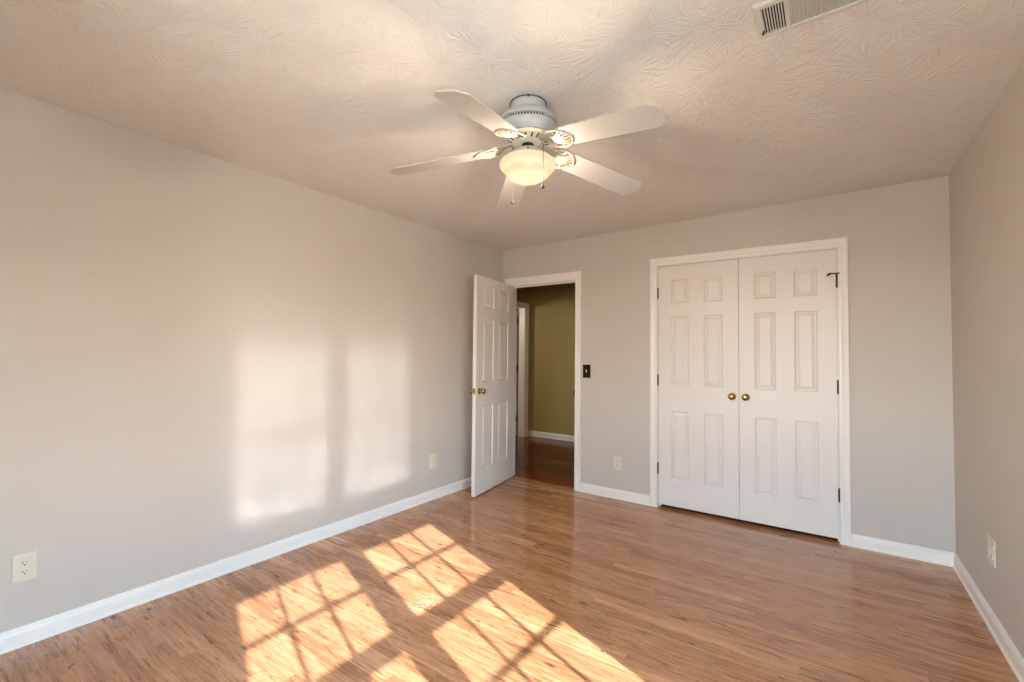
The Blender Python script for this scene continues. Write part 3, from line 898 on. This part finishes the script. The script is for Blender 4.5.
ZB = 2.250
DROOP, PITCHB = 0.146, -0.194
def blade_mesh():
    bm = bmesh.new()
    r0, r1, w0, w1 = 0.200, 0.658, 0.062, 0.070
    ch = 0.030
    pts = [(r0, -w0 + 0.012), (r0 + 0.014, -w0)]
    pts += [(r1 - ch * 1.25, -w1), (r1 - 0.004, -w1 + ch), (r1, -w1 + ch + 0.008), (r1, w1 - ch - 0.008), (r1 - 0.004, w1 - ch), (r1 - ch * 1.25, w1)]
    pts += [(r0 + 0.014, w0), (r0, w0 - 0.012)]
    prism(bm, pts, -0.0028, 0.0028)
    es = [e for e in bm.edges if abs(e.verts[0].co.z - e.verts[1].co.z) < 1e-5]
    bmesh.ops.bevel(bm, geom=es, offset=0.0012, segments=2, affect='EDGES')
    return bm
def iron_mesh():
    """scrolled blade bracket: arm from the motor, open fan of ribs under the blade root"""
    bm = bmesh.new()
    z0, z1 = 0.016, -0.0050           # relative to blade height at r
    arm = [(0.070, 0, z0), (0.100, 0, z0 - 0.003), (0.125, 0, 0.006), (0.150, 0, -0.001), (0.172, 0, z1 - 0.002)]
    for dy_ in (-0.013, -0.0045, 0.0045, 0.013): tube(bm, [(x, dy_ * (1.3 if i else 1.0), z) for i, (x, y, z) in enumerate(arm)], 0.0055, 8)
    tipr = []
    for k in range(-3, 4):
        a = k * 0.235
        R = 0.092 - 0.006 * abs(k)
        p0 = Vector((0.160, k * 0.0035, z1)); p1 = Vector((0.160 + R * math.cos(a) * 0.55, R * math.sin(a) * 0.62, z1 - 0.003)); p2 = Vector((0.160 + R * math.cos(a), R * math.sin(a), z1))
        tube(bm, [p0, (p0 + p1) / 2 + Vector((0, 0, -0.002)), p1, p2], [0.005, 0.0062, 0.0052, 0.0038], 8)
        tipr.append(p2)
    tube(bm, tipr, 0.0042, 8)
    for s in (-1, 1):                # side scrolls
        sc = []
        for k in range(15):
            t = k / 14
            a = math.radians(200 - 330 * t) * s
            rr = 0.024 * (1 - 0.55 * t)
            sc.append((0.150 + rr * math.cos(a) + 0.012, s * 0.040 + rr * math.sin(a), z1 - 0.001 + 0.012 * t))
        tube(bm, sc, 0.0042, 7)
        tube(bm, [(0.112, s * 0.015, 0.012), (0.126, s * 0.036, 0.006), (0.146, s * 0.058, 0.0), (0.178, s * 0.062, z1), (0.215, s * 0.055, z1)], [0.005, 0.0055, 0.005, 0.0045, 0.004], 8)
    return bm
BLADE_A = [-9.5 + 72 * k for k in range(5)]
b_me = i_me = None
for k, ang in enumerate(BLADE_A):
    if k == 0:
        b = link('blade', blade_mesh(), 'blade', fan)
        ir = link('blade_iron', iron_mesh(), 'iron', b, smooth=True)
        b_me, i_me = b, ir
    else:
        b = b_me.copy(); COL.objects.link(b); b.parent = fan
        ir = i_me.copy(); COL.objects.link(ir); ir.parent = b
    b.location = (0, 0, fz(ZB))
    b.rotation_mode = 'XYZ'
    b.rotation_euler = (Matrix.Rotation(math.radians(ang), 4, 'Z') @ Matrix.Rotation(DROOP, 4, 'Y') @ Matrix.Rotation(PITCHB, 4, 'X')).to_euler()

# light kit
bm = bmesh.new()
lathe(bm, [(0.0, fz(2.228)), (0.040, fz(2.228)), (0.064, fz(2.218)), (0.086, fz(2.204)), (0.097, fz(2.191)), (0.1005, fz(2.1825)), (0.0, fz(2.1835))], 56)
lf = link('light_fitter', bm, 'fan', fan, smooth=True)
bm = bmesh.new(); lathe(bm, [(0.0, fz(2.1823)), (0.1003, fz(2.1823)), (0.1003, fz(2.1805)), (0.0, fz(2.1805)), (0.0, fz(2.1823))], 56)
link('inner_pan', bm, 'pan', lf, smooth=True)
for a in (0.0, 2.094, 4.189):
    bm = bmesh.new()
    aa = a + math.atan2(dy, dx)
    tube(bm, [(0.092 * math.cos(aa), 0.092 * math.sin(aa), fz(2.192)), (0.103 * math.cos(aa), 0.103 * math.sin(aa), fz(2.191))], 0.003, 8)
    link('thumb_screw', bm, 'bronze', lf, smooth=True)
bm = bmesh.new()
lathe(bm, [(0.1000, fz(2.1802)), (0.112, fz(2.178)), (0.123, fz(2.170)), (0.1285, fz(2.160)), (0.1285, fz(2.152)), (0.125, fz(2.143)), (0.117, fz(2.134)), (0.109, fz(2.129)), (0.107, fz(2.124)), (0.098, fz(2.111)), (0.080, fz(2.096)), (0.055, fz(2.084)), (0.028, fz(2.078)), (0.0, fz(2.0765)),
           (0.0, fz(2.081)), (0.055, fz(2.089)), (0.095, fz(2.116)), (0.104, fz(2.132)), (0.121, fz(2.147)), (0.1240, fz(2.158)), (0.119, fz(2.167)), (0.110, fz(2.174)), (0.1000, fz(2.1765)), (0.1000, fz(2.1802))], 56)
link('glass_bowl', bm, 'bowl', fan, smooth=True)

def pull_chain(ex, ey, ztop, zend, r_in):
    """beaded chain hanging from the side of the fitter, ending in a small fob"""
    a = math.atan2(ey, ex)
    bm = bmesh.new()
    tube(bm, [(r_in * math.cos(a), r_in * math.sin(a), fz(ztop + 0.002)), (ex * 0.97, ey * 0.97, fz(ztop + 0.002)), (ex, ey, fz(ztop - 0.004)), (ex, ey, fz(zend + 0.020))], 0.0013, 6)
    z = ztop - 0.006
    while z > zend + 0.022:
        lathe(bm, [(0, fz(z) - 0.0021), (0.0018, fz(z) - 0.001), (0.0018, fz(z) + 0.001), (0, fz(z) + 0.0021)], 6, Matrix.Translation((ex, ey, 0)))
        z -= 0.0052
    c = link('pull_chain', bm, 'chain', fan, smooth=True)
    bm = bmesh.new()
    lathe(bm, [(0, fz(zend + 0.026)), (0.0025, fz(zend + 0.024)), (0.0030, fz(zend + 0.012)), (0.0062, fz(zend + 0.008)), (0.0075, fz(zend + 0.003)), (0.0055, fz(zend - 0.001)), (0, fz(zend - 0.002))], 16, Matrix.Translation((ex, ey, 0)))
    link('fob', bm, 'fob', c, smooth=True)
pull_chain(0.1265, -0.074, 2.196, 2.001, 0.088)
pull_chain(-0.124, 0.060, 2.196, 2.020, 0.088)

# bulb inside the glass bowl
lp = bpy.data.lights.new('fan_bulb', 'POINT')
lp.energy = 270.0
lp.color = (1.0, 0.82, 0.62)
lp.shadow_soft_size = 0.028
lo = bpy.data.objects.new('fan_bulb', lp)
lo.location = (LAMP_C.x, LAMP_C.y, 2.113)
COL.objects.link(lo)

# warm lamp out of sight in the hall
hl = bpy.data.lights.new('hall_lamp', 'SPOT')
hl.energy = 20.0
hl.color = (1.0, 0.83, 0.52)
hl.spot_size = math.radians(66); hl.spot_blend = 0.5
hl.shadow_soft_size = 0.05
ho = bpy.data.objects.new('hall_lamp', hl)
ho.location = (0.80, 0.75, 1.55)
ho.rotation_euler = (Vector((-0.62, 2.19, 1.15)) - Vector(ho.location)).to_track_quat('-Z', 'Y').to_euler()
COL.objects.link(ho)

# daylight-coloured lamp in the side room off the hall
sl = bpy.data.lights.new('side_room_lamp', 'POINT')
sl.energy = 22.0
sl.color = (1.0, 0.95, 0.88)
sl.shadow_soft_size = 0.1
so = bpy.data.objects.new('side_room_lamp', sl)
so.location = (-1.75, 0.75, 1.9)
COL.objects.link(so)
